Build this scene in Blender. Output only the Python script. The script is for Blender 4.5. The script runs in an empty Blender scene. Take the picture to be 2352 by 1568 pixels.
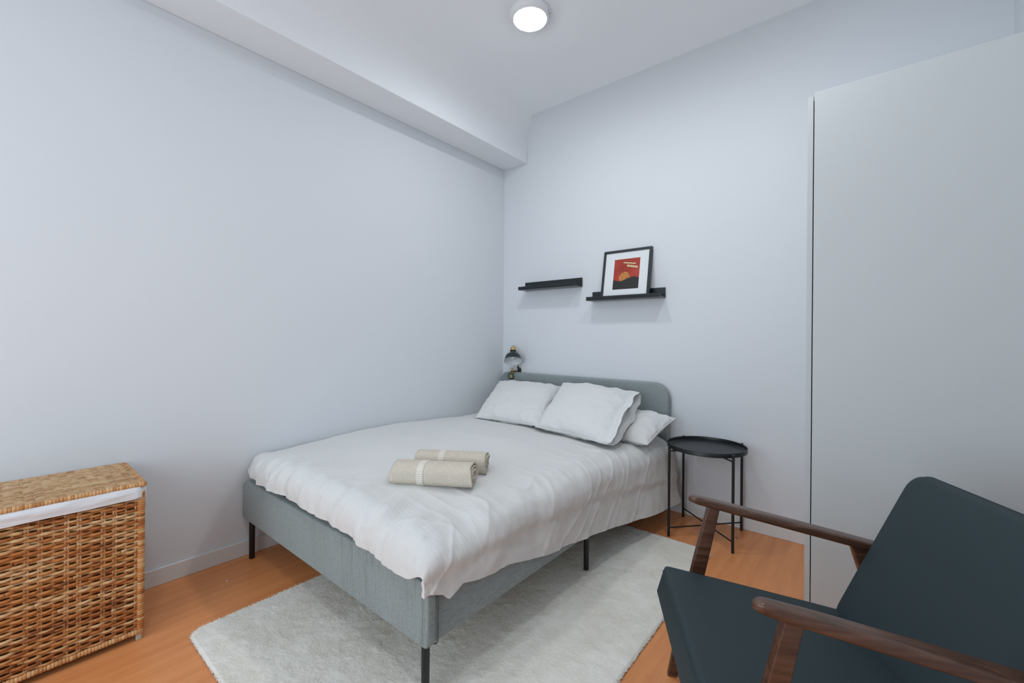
import bpy, bmesh, math, random
import numpy as np
from mathutils import Vector, Matrix, noise
random.seed(7)
SC = bpy.context.scene
COL = SC.collection
PI = math.pi

# ------------------------------------------------------------------ camera
CAM = Vector((2.4163, -2.8179, 1.1056))
cd = bpy.data.cameras.new('camera')
cam = bpy.data.objects.new('camera', cd); COL.objects.link(cam)
SC.camera = cam
yaw, roll = 0.6895, 0.0082
fw = Vector((-math.sin(yaw), math.cos(yaw), 0.0001)).normalized()
rt0 = Vector((math.cos(yaw), math.sin(yaw), 0)); up0 = Vector((0, 0, 1))
rt = rt0 * math.cos(roll) + up0 * math.sin(roll)
up = -rt0 * math.sin(roll) + up0 * math.cos(roll)
M = Matrix((rt, up, -fw)).transposed().to_4x4(); M.translation = CAM
cam.matrix_world = M
cd.sensor_width = 36; cd.lens = 986.07 / 2352 * 36
cd.shift_x = 0.97 / 2352; cd.shift_y = -7.33 / 2352
cd.clip_start = 0.02

# ------------------------------------------------------------------ world, light, exposure
SC.view_settings.view_transform = 'Standard'
SC.view_settings.look = 'None'
SC.view_settings.exposure = 0.14
SC.view_settings.gamma = 1
SC.view_settings.use_curve_mapping = False
w = bpy.data.worlds.new('sky'); SC.world = w; w.use_nodes = True
w.node_tree.nodes['Background'].inputs[0].default_value = (0.62, 0.80, 1.0, 1)
w.node_tree.nodes['Background'].inputs[1].default_value = 0.6
RX = 2.906       # right wall
RY = -4.30       # rear wall, behind the camera
CZ = 2.83        # ceiling
LAMP = Vector((1.035, -1.01, CZ))
LAMP_POWER = 5.9
FILL_POWER = 33.0
ld = bpy.data.lights.new('added_fill_light', 'AREA'); ld.shape = 'RECTANGLE'  # added fill light behind the camera, set in an assumed window
ld.size = 2.0; ld.size_y = 2.1; ld.energy = FILL_POWER; ld.color = (0.82, 0.925, 1.0)
lo = bpy.data.objects.new('added_fill_light', ld); COL.objects.link(lo)
lo.location = (1.35, RY - 0.06, 1.20); lo.rotation_euler = (PI / 2, 0, 0)   # shines towards +Y

# ------------------------------------------------------------------ material helpers
def mat(name, color, rough=0.6, metal=0.0, spec=0.5):
    m = bpy.data.materials.new(name); m.use_nodes = True
    b = m.node_tree.nodes['Principled BSDF']
    b.inputs['Base Color'].default_value = (*color, 1)
    b.inputs['Roughness'].default_value = rough
    b.inputs['Metallic'].default_value = metal
    b.inputs['Specular IOR Level'].default_value = spec
    return m
def N(m, t, **kw):
    n = m.node_tree.nodes.new(t)
    for k, v in kw.items(): setattr(n, k, v)
    return n
def L(m, a, b): m.node_tree.links.new(a, b)
def bsdf(m): return m.node_tree.nodes['Principled BSDF']
def coords(m, scale=(1, 1, 1), rot=(0, 0, 0), out='Object'):
    tc = N(m, 'ShaderNodeTexCoord'); mp = N(m, 'ShaderNodeMapping')
    mp.inputs['Scale'].default_value = scale; mp.inputs['Rotation'].default_value = rot
    L(m, tc.outputs[out], mp.inputs[0]); return mp.outputs[0]
def noise_n(m, vec, scale, detail=3, rough=.5, dist=0):
    n = N(m, 'ShaderNodeTexNoise'); n.inputs['Scale'].default_value = scale
    n.inputs['Detail'].default_value = detail; n.inputs['Roughness'].default_value = rough
    n.inputs['Distortion'].default_value = dist
    L(m, vec, n.inputs['Vector']); return n.outputs['Fac']
def ramp(m, fac, stops):
    r = N(m, 'ShaderNodeValToRGB'); e = r.color_ramp.elements
    while len(e) < len(stops): e.new(0.5)
    for i, (p, c) in enumerate(stops): e[i].position = p; e[i].color = (*c, 1)
    L(m, fac, r.inputs[0]); return r.outputs[0]
def bump(m, h, strength, dist=0.001, prev=None):
    b = N(m, 'ShaderNodeBump'); b.inputs['Strength'].default_value = strength
    b.inputs['Distance'].default_value = dist
    L(m, h, b.inputs['Height'])
    if prev is not None: L(m, prev, b.inputs['Normal'])
    L(m, b.outputs[0], bsdf(m).inputs['Normal']); return b.outputs[0]
def math_n(m, op, a, b=None):
    n = N(m, 'ShaderNodeMath', operation=op)
    for i, v in enumerate((a, b)):
        if v is None: continue
        if isinstance(v, (int, float)): n.inputs[i].default_value = v
        else: L(m, v, n.inputs[i])
    return n.outputs[0]

WALL = mat('wall_paint', (0.726, 0.752, 0.784), 0.75, spec=.25)
v = coords(WALL); bump(WALL, noise_n(WALL, v, 180, 3), .12, .0008)
CEIL = mat('ceiling_paint', (0.845, 0.864, 0.888), 0.85, spec=.2)
v = coords(CEIL); bump(CEIL, noise_n(CEIL, v, 160, 3), .1, .0008)
TRIM = mat('white_trim', (0.72, 0.73, 0.72), 0.45)
v = coords(TRIM); bump(TRIM, noise_n(TRIM, v, 60, 2), .05, .0005)

FLOOR = mat('orange_laminate', (0.5, 0.2, 0.08), 0.36, spec=.45)
v = coords(FLOOR, (9, 0.9, 1))
n1 = noise_n(FLOOR, v, 1.6, 4, .55, 1.2)
wv = N(FLOOR, 'ShaderNodeTexWave', wave_type='BANDS', bands_direction='X')
wv.inputs['Scale'].default_value = .55; wv.inputs['Distortion'].default_value = 9
wv.inputs['Detail'].default_value = 3; wv.inputs['Detail Scale'].default_value = .9
L(FLOOR, v, wv.inputs['Vector'])
v2 = coords(FLOOR, (260, 7, 1)); n2 = noise_n(FLOOR, v2, 1, 2)
mx = math_n(FLOOR, 'ADD', math_n(FLOOR, 'MULTIPLY', n1, .60), math_n(FLOOR, 'MULTIPLY', wv.outputs['Fac'], .09))
mx = math_n(FLOOR, 'ADD', mx, math_n(FLOOR, 'MULTIPLY', n2, .22))
L(FLOOR, ramp(FLOOR, mx, [(.25, (0.64, 0.225, 0.075)), (.5, (0.75, 0.295, 0.105)), (.75, (0.82, 0.36, 0.14))]), bsdf(FLOOR).inputs['Base Color'])
bump(FLOOR, n2, .05, .0004)

def fabric(name, c1, c2, scale=900, rough=.9):
    m = mat(name, c1, rough, spec=.2)
    v = coords(m, (1, .35, 2.2)); n = noise_n(m, v, 130, 4, .65)
    L(m, ramp(m, n, [(.35, c1), (.68, c2)]), bsdf(m).inputs['Base Color'])
    bsdf(m).inputs['Sheen Weight'].default_value = .15
    v2 = coords(m); bump(m, noise_n(m, v2, scale, 2), .35, .0006)
    return m
GREY = fabric('grey_bed_fabric', (0.225, 0.265, 0.265), (0.325, 0.37, 0.37))
GREYF = fabric('grey_footboard_fabric', (0.225, 0.265, 0.265), (0.325, 0.37, 0.37))
v = coords(GREYF, (34, 1, 1.6)); nw = noise_n(GREYF, v, 1.0, 3, .6)
v = coords(GREYF, (3.1, 1, .5)); nm = noise_n(GREYF, v, 1.3, 1)
msk = N(GREYF, 'ShaderNodeMapRange'); msk.inputs[1].default_value = .48; msk.inputs[2].default_value = .62
L(GREYF, nm, msk.inputs[0])
bump(GREYF, math_n(GREYF, 'MULTIPLY', nw, msk.outputs[0]), 1.0, .030, prev=[n for n in GREYF.node_tree.nodes if n.type == 'BUMP'][0].outputs[0])

SHEET = mat('white_cotton', (0.73, 0.735, 0.725), 0.9, spec=.15)
bsdf(SHEET).inputs['Sheen Weight'].default_value = .2
v = coords(SHEET); bump(SHEET, noise_n(SHEET, v, 700, 2), .2, .0005)
DUVET = mat('white_striped_cotton', (0.68, 0.68, 0.665), 0.88, spec=.15)
bsdf(DUVET).inputs['Sheen Weight'].default_value = .2
v = coords(DUVET); sp = N(DUVET, 'ShaderNodeSeparateXYZ'); L(DUVET, v, sp.inputs[0])
st = math_n(DUVET, 'SINE', math_n(DUVET, 'MULTIPLY', sp.outputs['Y'], 2 * PI / .016))
b1 = bump(DUVET, noise_n(DUVET, v, 600, 2), .2, .0005)
b2 = bump(DUVET, st, .12, .0012, prev=b1)
v3 = coords(DUVET, (1.3, 1, 1)); nn = noise_n(DUVET, v3, 26, 3, .55, .6)
bump(DUVET, nn, .22, .006, prev=b2)
TOWEL = mat('beige_waffle_towel', (0.62, 0.55, 0.46), 0.95, spec=.1)
TOWELB = mat('beige_towel_band', (0.84, 0.78, 0.69), 0.9, spec=.1)
BLACK = mat('black_metal', (0.007, 0.009, 0.010), 0.38, spec=.5)
v = coords(BLACK); bump(BLACK, noise_n(BLACK, v, 500, 2), .08, .0003)
SHELFM = mat('black_shelf_paint', (0.012, 0.017, 0.019), 0.27)
v = coords(SHELFM); bump(SHELFM, noise_n(SHELFM, v, 200, 2), .06, .0003)
FRAMEM = mat('black_frame_paint', (0.022, 0.03, 0.033), 0.42)
v = coords(FRAMEM, (1, 1, 1)); bump(FRAMEM, noise_n(FRAMEM, v, 150, 2), .06, .0003)
UPH = mat('charcoal_upholstery', (0.024, 0.040, 0.046), 0.62, spec=.3)
v = coords(UPH); nu = noise_n(UPH, v, 1300, 2); bump(UPH, nu, .3, .0004)
WOOD = mat('dark_walnut_stain', (0.09, 0.04, 0.02), 0.27, spec=.5)
v = coords(WOOD, (3, 40, 40)); nu = noise_n(WOOD, v, 1.3, 5, .6, .6)
L(WOOD, ramp(WOOD, nu, [(.3, (0.045, 0.018, 0.010)), (.55, (0.095, 0.042, 0.024)), (.8, (0.15, 0.072, 0.042))]), bsdf(WOOD).inputs['Base Color'])
bump(WOOD, nu, .06, .0005)
WARD = mat('wardrobe_lacquer', (0.56, 0.592, 0.60), 0.42, spec=.4)
v = coords(WARD); bump(WARD, noise_n(WARD, v, 40, 2), .03, .0005)
DARK = mat('dark_gap', (0.01, 0.01, 0.01), 0.9)
v = coords(DARK); bump(DARK, noise_n(DARK, v, 40, 2), .03, .0005)
WHITEP = mat('white_plastic', (0.78, 0.79, 0.80), 0.35)
v = coords(WHITEP); bump(WHITEP, noise_n(WHITEP, v, 90, 2), .02, .0004)
BRASS = mat('brass', (0.70, 0.50, 0.24), 0.25, metal=1)
v = coords(BRASS); bump(BRASS, noise_n(BRASS, v, 300, 2), .1, .0003)
SHADEM = mat('dark_green_shade_enamel', (0.018, 0.032, 0.034), 0.3)
v = coords(SHADEM); bump(SHADEM, noise_n(SHADEM, v, 90, 2), .02, .0003)
MATB = mat('white_mat_board', (0.76, 0.79, 0.80), 0.6)
v = coords(MATB); bump(MATB, noise_n(MATB, v, 300, 2), .05, .0003)
LINER = mat('white_liner_cloth', (0.74, 0.76, 0.79), 0.9, spec=.1)
v = coords(LINER, (1, 6, 20)); bump(LINER, noise_n(LINER, v, 3, 3), .5, .004)
FELT = mat('pale_felt_pad', (0.45, 0.42, 0.33), 0.9)
v = coords(FELT); bump(FELT, noise_n(FELT, v, 500, 2), .2, .0004)
def strand(name, stops, rough=.5):
    m = mat(name, (.5, .25, .1), rough, spec=.4)
    g = N(m, 'ShaderNodeNewGeometry')
    v = coords(m, (3, 5, 5)); n = noise_n(m, v, 1.6, 3, .6)
    v2 = coords(m, (60, 60, 60)); n2 = noise_n(m, v2, 1.0, 2)
    s = math_n(m, 'ADD', math_n(m, 'MULTIPLY', g.outputs['Random Per Island'], .42), math_n(m, 'MULTIPLY', n, .40))
    s = math_n(m, 'ADD', s, math_n(m, 'MULTIPLY', n2, .30))
    L(m, ramp(m, s, stops), bsdf(m).inputs['Base Color'])
    bump(m, n2, .3, .001)
    return m
WICKER = strand('woven_rattan', [(.28, (0.17, 0.055, 0.018)), (.45, (0.46, 0.16, 0.038)), (.58, (0.52, 0.235, 0.075)), (.78, (0.66, 0.43, 0.22))])
WICKLID = strand('pale_woven_rattan', [(.28, (0.33, 0.17, 0.075)), (.5, (0.54, 0.33, 0.17)), (.8, (0.66, 0.46, 0.27))])
WICKBIND = strand('rattan_binding', [(.28, (0.36, 0.15, 0.05)), (.5, (0.58, 0.29, 0.11)), (.8, (0.66, 0.41, 0.20))])
WICKIN = mat('basket_inside', (0.13, 0.055, 0.022), .9)
v = coords(WICKIN); bump(WICKIN, noise_n(WICKIN, v, 100, 2), .2, .001)
PILE = mat('cream_rug_pile', (0.6, 0.58, 0.52), 0.95, spec=.08)
g = N(PILE, 'ShaderNodeNewGeometry')
v = coords(PILE, (1, 1, 0)); n = noise_n(PILE, v, 4.5, 4, .6, .4)
s = math_n(PILE, 'ADD', math_n(PILE, 'MULTIPLY', g.outputs['Random Per Island'], .35), math_n(PILE, 'MULTIPLY', n, .65))
L(PILE, ramp(PILE, s, [(.25, (0.74, 0.70, 0.61)), (.5, (0.87, 0.845, 0.785)), (.7, (0.94, 0.925, 0.885))]), bsdf(PILE).inputs['Base Color'])
bump(PILE, noise_n(PILE, coords(PILE, (1, 1, 1)), 420, 2, .6), .6, .003)
RUGB = mat('rug_backing', (0.80, 0.77, 0.70), .95)
v = coords(RUGB); bump(RUGB, noise_n(RUGB, v, 300, 2), .3, .001)
ARTR = mat('red_print', (0.42, 0.035, 0.018), .45)
v = coords(ARTR); n = noise_n(ARTR, v, 7, 3)
L(ARTR, ramp(ARTR, n, [(.3, (0.30, 0.022, 0.012)), (.7, (0.50, 0.055, 0.03))]), bsdf(ARTR).inputs['Base Color'])
ARTD = mat('dark_print', (0.02, 0.018, 0.018), .45); v = coords(ARTD); bump(ARTD, noise_n(ARTD, v, 90), .02, .0002)
ARTO = mat('orange_print', (0.38, 0.13, 0.03), .45); v = coords(ARTO); n = noise_n(ARTO, v, 45, 3)
L(ARTO, ramp(ARTO, n, [(.35, (0.40, 0.14, 0.03)), (.65, (0.62, 0.26, 0.06))]), bsdf(ARTO).inputs['Base Color'])
ARTG = mat('gold_print', (0.62, 0.52, 0.28), .45); v = coords(ARTG); bump(ARTG, noise_n(ARTG, v, 90), .02, .0002)
GLOW = mat('lamp_diffuser', (0.9, 0.95, 1.0), .4)
v = coords(GLOW); bump(GLOW, noise_n(GLOW, v, 60, 2), .02, .0003)
bsdf(GLOW).inputs['Emission Color'].default_value = (0.93, 0.97, 1.0, 1)
bsdf(GLOW).inputs['Emission Strength'].default_value = LAMP_POWER / (PI * .085 ** 2 * PI)

# ------------------------------------------------------------------ mesh helpers
def tag(o, label=None, cat=None, group=None, kind=None):
    if label: o['label'] = label
    if cat: o['category'] = cat
    if group: o['group'] = group
    if kind: o['kind'] = kind
    return o
def thing(name, label, cat, loc=(0, 0, 0), rotz=0.0, group=None):
    o = bpy.data.objects.new(name, None); COL.objects.link(o)
    o.location = loc; o.rotation_euler = (0, 0, rotz); o.empty_display_size = .05
    return tag(o, label, cat, group)
def link(name, bm, m, parent=None, smooth=False, world=False, angle=None):
    """one mesh object; world=True: the vertices are in world space, the parent sits unrotated"""
    me = bpy.data.meshes.new(name)
    if world and parent is not None:
        bmesh.ops.translate(bm, vec=-Vector(parent.location), verts=bm.verts)
    bm.normal_update(); bm.to_mesh(me); bm.free()
    o = bpy.data.objects.new(name, me); COL.objects.link(o)
    for mm in (m if isinstance(m, (list, tuple)) else [m]): me.materials.append(mm)
    if parent is not None: o.parent = parent
    if smooth:
        for p in me.polygons: p.use_smooth = True
        if angle:
            md = o.modifiers.new('e', 'EDGE_SPLIT'); md.split_angle = math.radians(angle)
    return o
def struct(name, bm, m, smooth=False):
    return tag(link(name, bm, m, None, smooth), kind='structure')
def box(bm, p0, p1, bevel=0.0, seg=2):
    r = bmesh.ops.create_cube(bm, size=1); vs = r['verts']
    p0 = Vector(p0); p1 = Vector(p1)
    for q in vs:
        q.co = Vector((p0[i] + (q.co[i] + .5) * (p1[i] - p0[i]) for i in range(3)))
    if bevel:
        es = list({e for q in vs for e in q.link_edges})
        bmesh.ops.bevel(bm, geom=es, offset=bevel, segments=seg, affect='EDGES', profile=.5)
    return bm
def tube(bm, pts, r, n=8, caps=True, closed=False, squash=None, upv=None):
    """round tube through points; r is a number or a list"""
    P = [Vector(p) for p in pts]; m = len(P); rings = []; prev = None
    for i, p in enumerate(P):
        if closed: t = (P[(i + 1) % m] - P[i - 1])
        else: t = P[min(i + 1, m - 1)] - P[max(i - 1, 0)]
        t.normalize()
        u = Vector(upv) if upv else (prev if prev is not None else (Vector((0, 0, 1)) if abs(t.z) < .9 else Vector((1, 0, 0))))
        a = (u - t * u.dot(t))
        if a.length < 1e-6: a = t.orthogonal()
        a.normalize(); b = t.cross(a); prev = a
        rr = r[i] if isinstance(r, (list, tuple)) else r
        sa, sb = squash if squash else (1, 1)
        rings.append([bm.verts.new(p + a * (math.cos(2 * PI * k / n) * rr * sa) + b * (math.sin(2 * PI * k / n) * rr * sb)) for k in range(n)])
    for i in range(m if closed else m - 1):
        A = rings[i]; B = rings[(i + 1) % m]
        for k in range(n): bm.faces.new((A[k], A[(k + 1) % n], B[(k + 1) % n], B[k]))
    if caps and not closed:
        bm.faces.new(rings[0][::-1]); bm.faces.new(rings[-1])
    return bm
def lathe(bm, prof, n=40, mtx=None, close=False):
    """profile of (r, z) turned round z"""
    rings = []
    for r, z in prof:
        if r < 1e-6: rings.append([bm.verts.new((0, 0, z))])
        else: rings.append([bm.verts.new((r * math.cos(2 * PI * k / n), r * math.sin(2 * PI * k / n), z)) for k in range(n)])
    for A, B in zip(rings, rings[1:]):
        for k in range(n):
            a0, a1 = A[k % len(A)], A[(k + 1) % len(A)]; b0, b1 = B[k % len(B)], B[(k + 1) % len(B)]
            f = []
            for q in (a0, a1, b1, b0):
                if q not in f: f.append(q)
            if len(f) > 2: bm.faces.new(f)
    if mtx is not None:
        bmesh.ops.transform(bm, matrix=mtx, verts=[q for R in rings for q in R])
    bmesh.ops.recalc_face_normals(bm, faces=bm.faces)
    return bm
def prism(bm, outline, axis, a, b, bevel=0.0, seg=3):
    """closed 2D outline extruded along an axis from a to b (outline in the other two axes, in order)"""
    def P(u, v, w):
        return {'x': (w, u, v), 'y': (u, w, v), 'z': (u, v, w)}[axis]
    A = [bm.verts.new(P(u, v, a)) for u, v in outline]; B = [bm.verts.new(P(u, v, b)) for u, v in outline]
    f1 = bm.faces.new(A); f2 = bm.faces.new(B[::-1]); n = len(A)
    for i in range(n): bm.faces.new((A[i], B[i], B[(i + 1) % n], A[(i + 1) % n]))
    bmesh.ops.recalc_face_normals(bm, faces=bm.faces)
    if bevel:
        es = list(f1.edges) + list(f2.edges)
        bmesh.ops.bevel(bm, geom=es, offset=bevel, segments=seg, affect='EDGES', profile=.5)
    return bm
def round_rect(x0, x1, z0, z1, r, n=8):
    """r: radii for (x0,z0),(x1,z0),(x1,z1),(x0,z1)"""
    out = []
    for (cx, cz, a0, rr) in ((x0 + r[0], z0 + r[0], PI, r[0]), (x1 - r[1], z0 + r[1], 1.5 * PI, r[1]),
                             (x1 - r[2], z1 - r[2], 0, r[2]), (x0 + r[3], z1 - r[3], .5 * PI, r[3])):
        for k in range(n + 1):
            a = a0 + k / n * PI / 2; out.append((cx + rr * math.cos(a), cz + rr * math.sin(a)))
    return out
def grid_bm(fn, nu, nv, flip=False):
    bm = bmesh.new(); g = [[bm.verts.new(fn(i / nu, j / nv)) for j in range(nv + 1)] for i in range(nu + 1)]
    for i in range(nu):
        for j in range(nv):
            f = (g[i][j], g[i + 1][j], g[i + 1][j + 1], g[i][j + 1])
            bm.faces.new(f[::-1] if flip else f)
    return bm
def fbm(x, y, z=0.0, o=4):
    return noise.fractal(Vector((x, y, z)), 1.0, 2.0, o)
def sstep(a, b, x):
    t = max(0, min(1, (x - a) / (b - a))); return t * t * (3 - 2 * t)
def interp(x, xs, ys): return float(np.interp(x, xs, ys))

# ------------------------------------------------------------------ the room
T = .12
struct('floor', box(bmesh.new(), (-T, RY - T, -.1), (RX + T, T, 0)), FLOOR)
struct('wall_left', box(bmesh.new(), (-T, RY - T, 0), (0, T, CZ + T)), WALL)
struct('wall_back', box(bmesh.new(), (0, 0, 0), (RX, T, CZ + T)), WALL)
struct('wall_right', box(bmesh.new(), (RX, RY - T, 0), (RX + T, T, CZ + T)), WALL)
wx0, wx1, wz0, wz1 = .33, 2.37, .12, 2.28
bm = bmesh.new()
box(bm, (0, RY - T, 0), (wx0, RY, CZ)); box(bm, (wx1, RY - T, 0), (RX, RY, CZ))
box(bm, (wx0, RY - T, 0), (wx1, RY, wz0)); box(bm, (wx0, RY - T, wz1), (wx1, RY, CZ))
struct('wall_rear', bm, WALL)
bm = bmesh.new(); e = .05
box(bm, (wx0, RY - .05, wz0), (wx0 + e, RY + .01, wz1)); box(bm, (wx1 - e, RY - .05, wz0), (wx1, RY + .01, wz1))
box(bm, (wx0 + e, RY - .05, wz0), (wx1 - e, RY + .01, wz0 + e)); box(bm, (wx0 + e, RY - .05, wz1 - e), (wx1 - e, RY + .01, wz1))
box(bm, ((wx0 + wx1) / 2 - .03, RY - .05, wz0 + e), ((wx0 + wx1) / 2 + .03, RY + .01, wz1 - e))
struct('added_window_1', bm, TRIM)  # unseen window frame, added around the fill light
struct('ceiling', box(bmesh.new(), (0, RY, CZ), (RX, 0, CZ + T)), CEIL)
BW, BZ = .249, 2.551
struct('trim_1', box(bmesh.new(), (0, RY, BZ), (BW, 0, CZ), .006, 2), CEIL, False)     # the beam above the left wall
def cove(bm, a, b, c, n1, n2, r, seg=10):
    """concave quarter fillet from a to b; c corner direction handled by the two inward normals"""
    a = Vector(a); b = Vector(b); n1 = Vector(n1); n2 = Vector(n2); rows = []
    for p in (a, b):
        row = [bm.verts.new(p)]
        for k in range(seg + 1):
            t = k / seg * PI / 2
            row.append(bm.verts.new(p + (n1 + n2) * r - n1 * r * math.sin(t) - n2 * r * math.cos(t)))
        rows.append(row)
    for k in range(1, seg + 1): bm.faces.new((rows[0][k], rows[0][k + 1], rows[1][k + 1], rows[1][k]))
    bm.faces.new((rows[0][0], rows[0][1], rows[1][1], rows[1][0])); bm.faces.new((rows[0][0], rows[0][-1], rows[1][-1], rows[1][0]))
    for row in rows: bm.faces.new(row)
    bmesh.ops.recalc_face_normals(bm, faces=bm.faces); return bm
RC = .17
o = struct('trim_2', cove(bmesh.new(), (BW, 0, CZ), (RX, 0, CZ), 0, (0, -1, 0), (0, 0, -1), RC), WALL, True)
o.modifiers.new('e', 'EDGE_SPLIT').split_angle = .6
o = struct('trim_3', cove(bmesh.new(), (BW, RY, CZ), (BW, 0, CZ), 0, (1, 0, 0), (0, 0, -1), RC), CEIL, True)
o.modifiers.new('e', 'EDGE_SPLIT').split_angle = .6
BH = .075; WX0 = 2.222
bm = bmesh.new(); box(bm, (0, -2.4055, 0), (.012, 0, BH), .002, 1); box(bm, (0, RY, 0), (.012, -2.4075, BH), .002, 1)
struct('baseboard_left', bm, TRIM)
struct('baseboard_back', box(bmesh.new(), (.012, -.012, 0), (WX0, 0, BH), .002, 1), TRIM)
struct('baseboard_right', box(bmesh.new(), (RX - .012, RY, 0), (RX, -.69, BH), .002, 1), TRIM)

# ------------------------------------------------------------------ ceiling lamp
GREYMARK = mat('grey_mark', (.25, .27, .28), .6)
v = coords(GREYMARK); bump(GREYMARK, noise_n(GREYMARK, v, 90, 2), .02, .0003)
def ceiling_lamp(loc, label):
    t = thing('ceiling_lamp', label, 'ceiling lamp', loc, group='round ceiling lamps')
    bm = lathe(bmesh.new(), [(0, 0), (.106, 0), (.108, -.004), (.107, -.012), (.098, -.030), (.089, -.037), (.0865, -.0375), (.0865, -.030)], 64)
    link('housing', bm, WHITEP, t, True, angle=40)
    bm = lathe(bmesh.new(), [(.0865, -.031), (.0865, -.0385), (.080, -.0405), (0, -.0415)], 64)
    link('diffuser', bm, GLOW, t, True, angle=40)
    for a, wd in ((44, .0012), (40, .0012), (36, .0012), (26, .003), (14, .0015)):
        bm = bmesh.new()
        a = math.radians(a); c = Vector((math.cos(a), math.sin(a), 0)); s_ = Vector((-math.sin(a), math.cos(a), 0))
        q = [c * .1062 + s_ * wd, c * .1062 - s_ * wd, c * .1015 - s_ * wd, c * .1015 + s_ * wd]
        bm.faces.new([bm.verts.new((p.x, p.y, z)) for p, z in zip(q, (-.016, -.016, -.0255, -.0255))])
        link('vent_slot', bm, GREYMARK, t)
ceiling_lamp(LAMP, 'round white surface-mounted ceiling lamp with a glowing disc, above the bed')
ceiling_lamp((1.98, -1.05, CZ), 'round white glowing ceiling lamp over the armchair, above the picture edge')
ceiling_lamp((1.55, -2.90, CZ), 'round white glowing ceiling lamp above and beside the viewer')

# ------------------------------------------------------------------ wardrobe
WX, WY, WZ = 2.2244, -.650, 2.121
t = thing('wardrobe', 'tall plain pale grey wardrobe in the right-hand corner behind the armchair', 'wardrobe', (WX, WY, 0))
for x in (WX, 2.884):
    link('side_panel', box(bmesh.new(), (x, WY, 0), (x + .0195, -.014, WZ), .001, 1), WARD, t, world=True)
link('top_panel', box(bmesh.new(), (WX + .0197, WY + .004, WZ - .02), (2.8838, -.014, WZ - .001)), WARD, t, world=True)
link('bottom_panel', box(bmesh.new(), (WX + .0197, WY + .02, .06), (2.8838, -.02, .08)), WARD, t, world=True)
link('back_panel', box(bmesh.new(), (WX + .0197, -.022, .0802), (2.8838, -.016, WZ - .0202)), DARK, t, world=True)
link('plinth', box(bmesh.new(), (WX + .0197, WY + .05, 0), (2.8838, WY + .065, .0598)), WARD, t, world=True)
link('door', box(bmesh.new(), (WX + .0242, WY - .021, .004), (2.902, WY - .003, WZ + .003), .0015, 2), WARD, t, world=True)

# ------------------------------------------------------------------ bed
t = thing('bed', 'double bed frame upholstered in grey fabric with black metal legs', 'bed', (.74, -1.0, 0))
BX0, BX1, FY, BB = .018, 1.450, -2.015, .200
bm = prism(bmesh.new(), round_rect(BX0, BX1, BB, .395, (.022, .022, .055, .055), 8), 'y', FY, FY + .035, .008, 3)
link('footboard', bm, GREYF, t, True, world=True, angle=50)
bm = prism(bmesh.new(), round_rect(BX0 + .004, BX1 - .002, .21, .824, (.02, .02, .105, .075), 10), 'y', -.062, -.016, .014, 4)
link('headboard', bm, GREY, t, True, world=True, angle=50)
for x0, x1 in ((.026, .052), (1.410, 1.436)):
    bm = box(bmesh.new(), (x0, FY + .036, BB), (x1, -.063, .335), .006, 3)
    link('side_rail', bm, GREY, t, True, world=True, angle=50)
bm = bmesh.new(); pts = [(1.4475, FY + .012, BB + .03), (1.4475, FY + .012, .33)]
tube(bm, [(x + .003, FY + .0365, z) for x, z in round_rect(BX0, BX1 - .0, BB, .395, (.022, .022, .055, .055), 8)], .0022, 6, closed=True)
link('piping', bm, fabric('dark_grey_piping', (.07, .085, .09), (.11, .13, .135)), t, True, world=True)
for x, y in ((1.398, -.085), (1.403, -1.02), (1.385, -1.968), (.060, -.085), (.060, -1.02), (.062, -1.984)):
    bm = lathe(bmesh.new(), [(0, 0), (.011, 0), (.0125, .002), (.0135, .20), (.0135, .215), (0, .215)], 20, Matrix.Translation((x, y, 0.016 if x > .4 and y < -.5 else 0)))
    for q in bm.verts: q.co.z = min(q.co.z, .214)
    link('leg', bm, BLACK, t, True, world=True, angle=50)
bm = bmesh.new()
for k in range(14):
    y = -.16 - k * .133; box(bm, (.052, y - .034, .222), (1.410, y + .034, .234))
link('slat_base', bm, mat('pale_slat_wood', (.5, .4, .28), .6), t, world=True)

# mattress (under the duvet)
bm = box(bmesh.new(), (.034, -1.965, .236), (1.405, -.066, .470), .045, 5)
tag(link('mattress', bm, SHEET, None, True, angle=60), 'white mattress hidden between grey bed frame and duvet', 'mattress')

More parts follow.
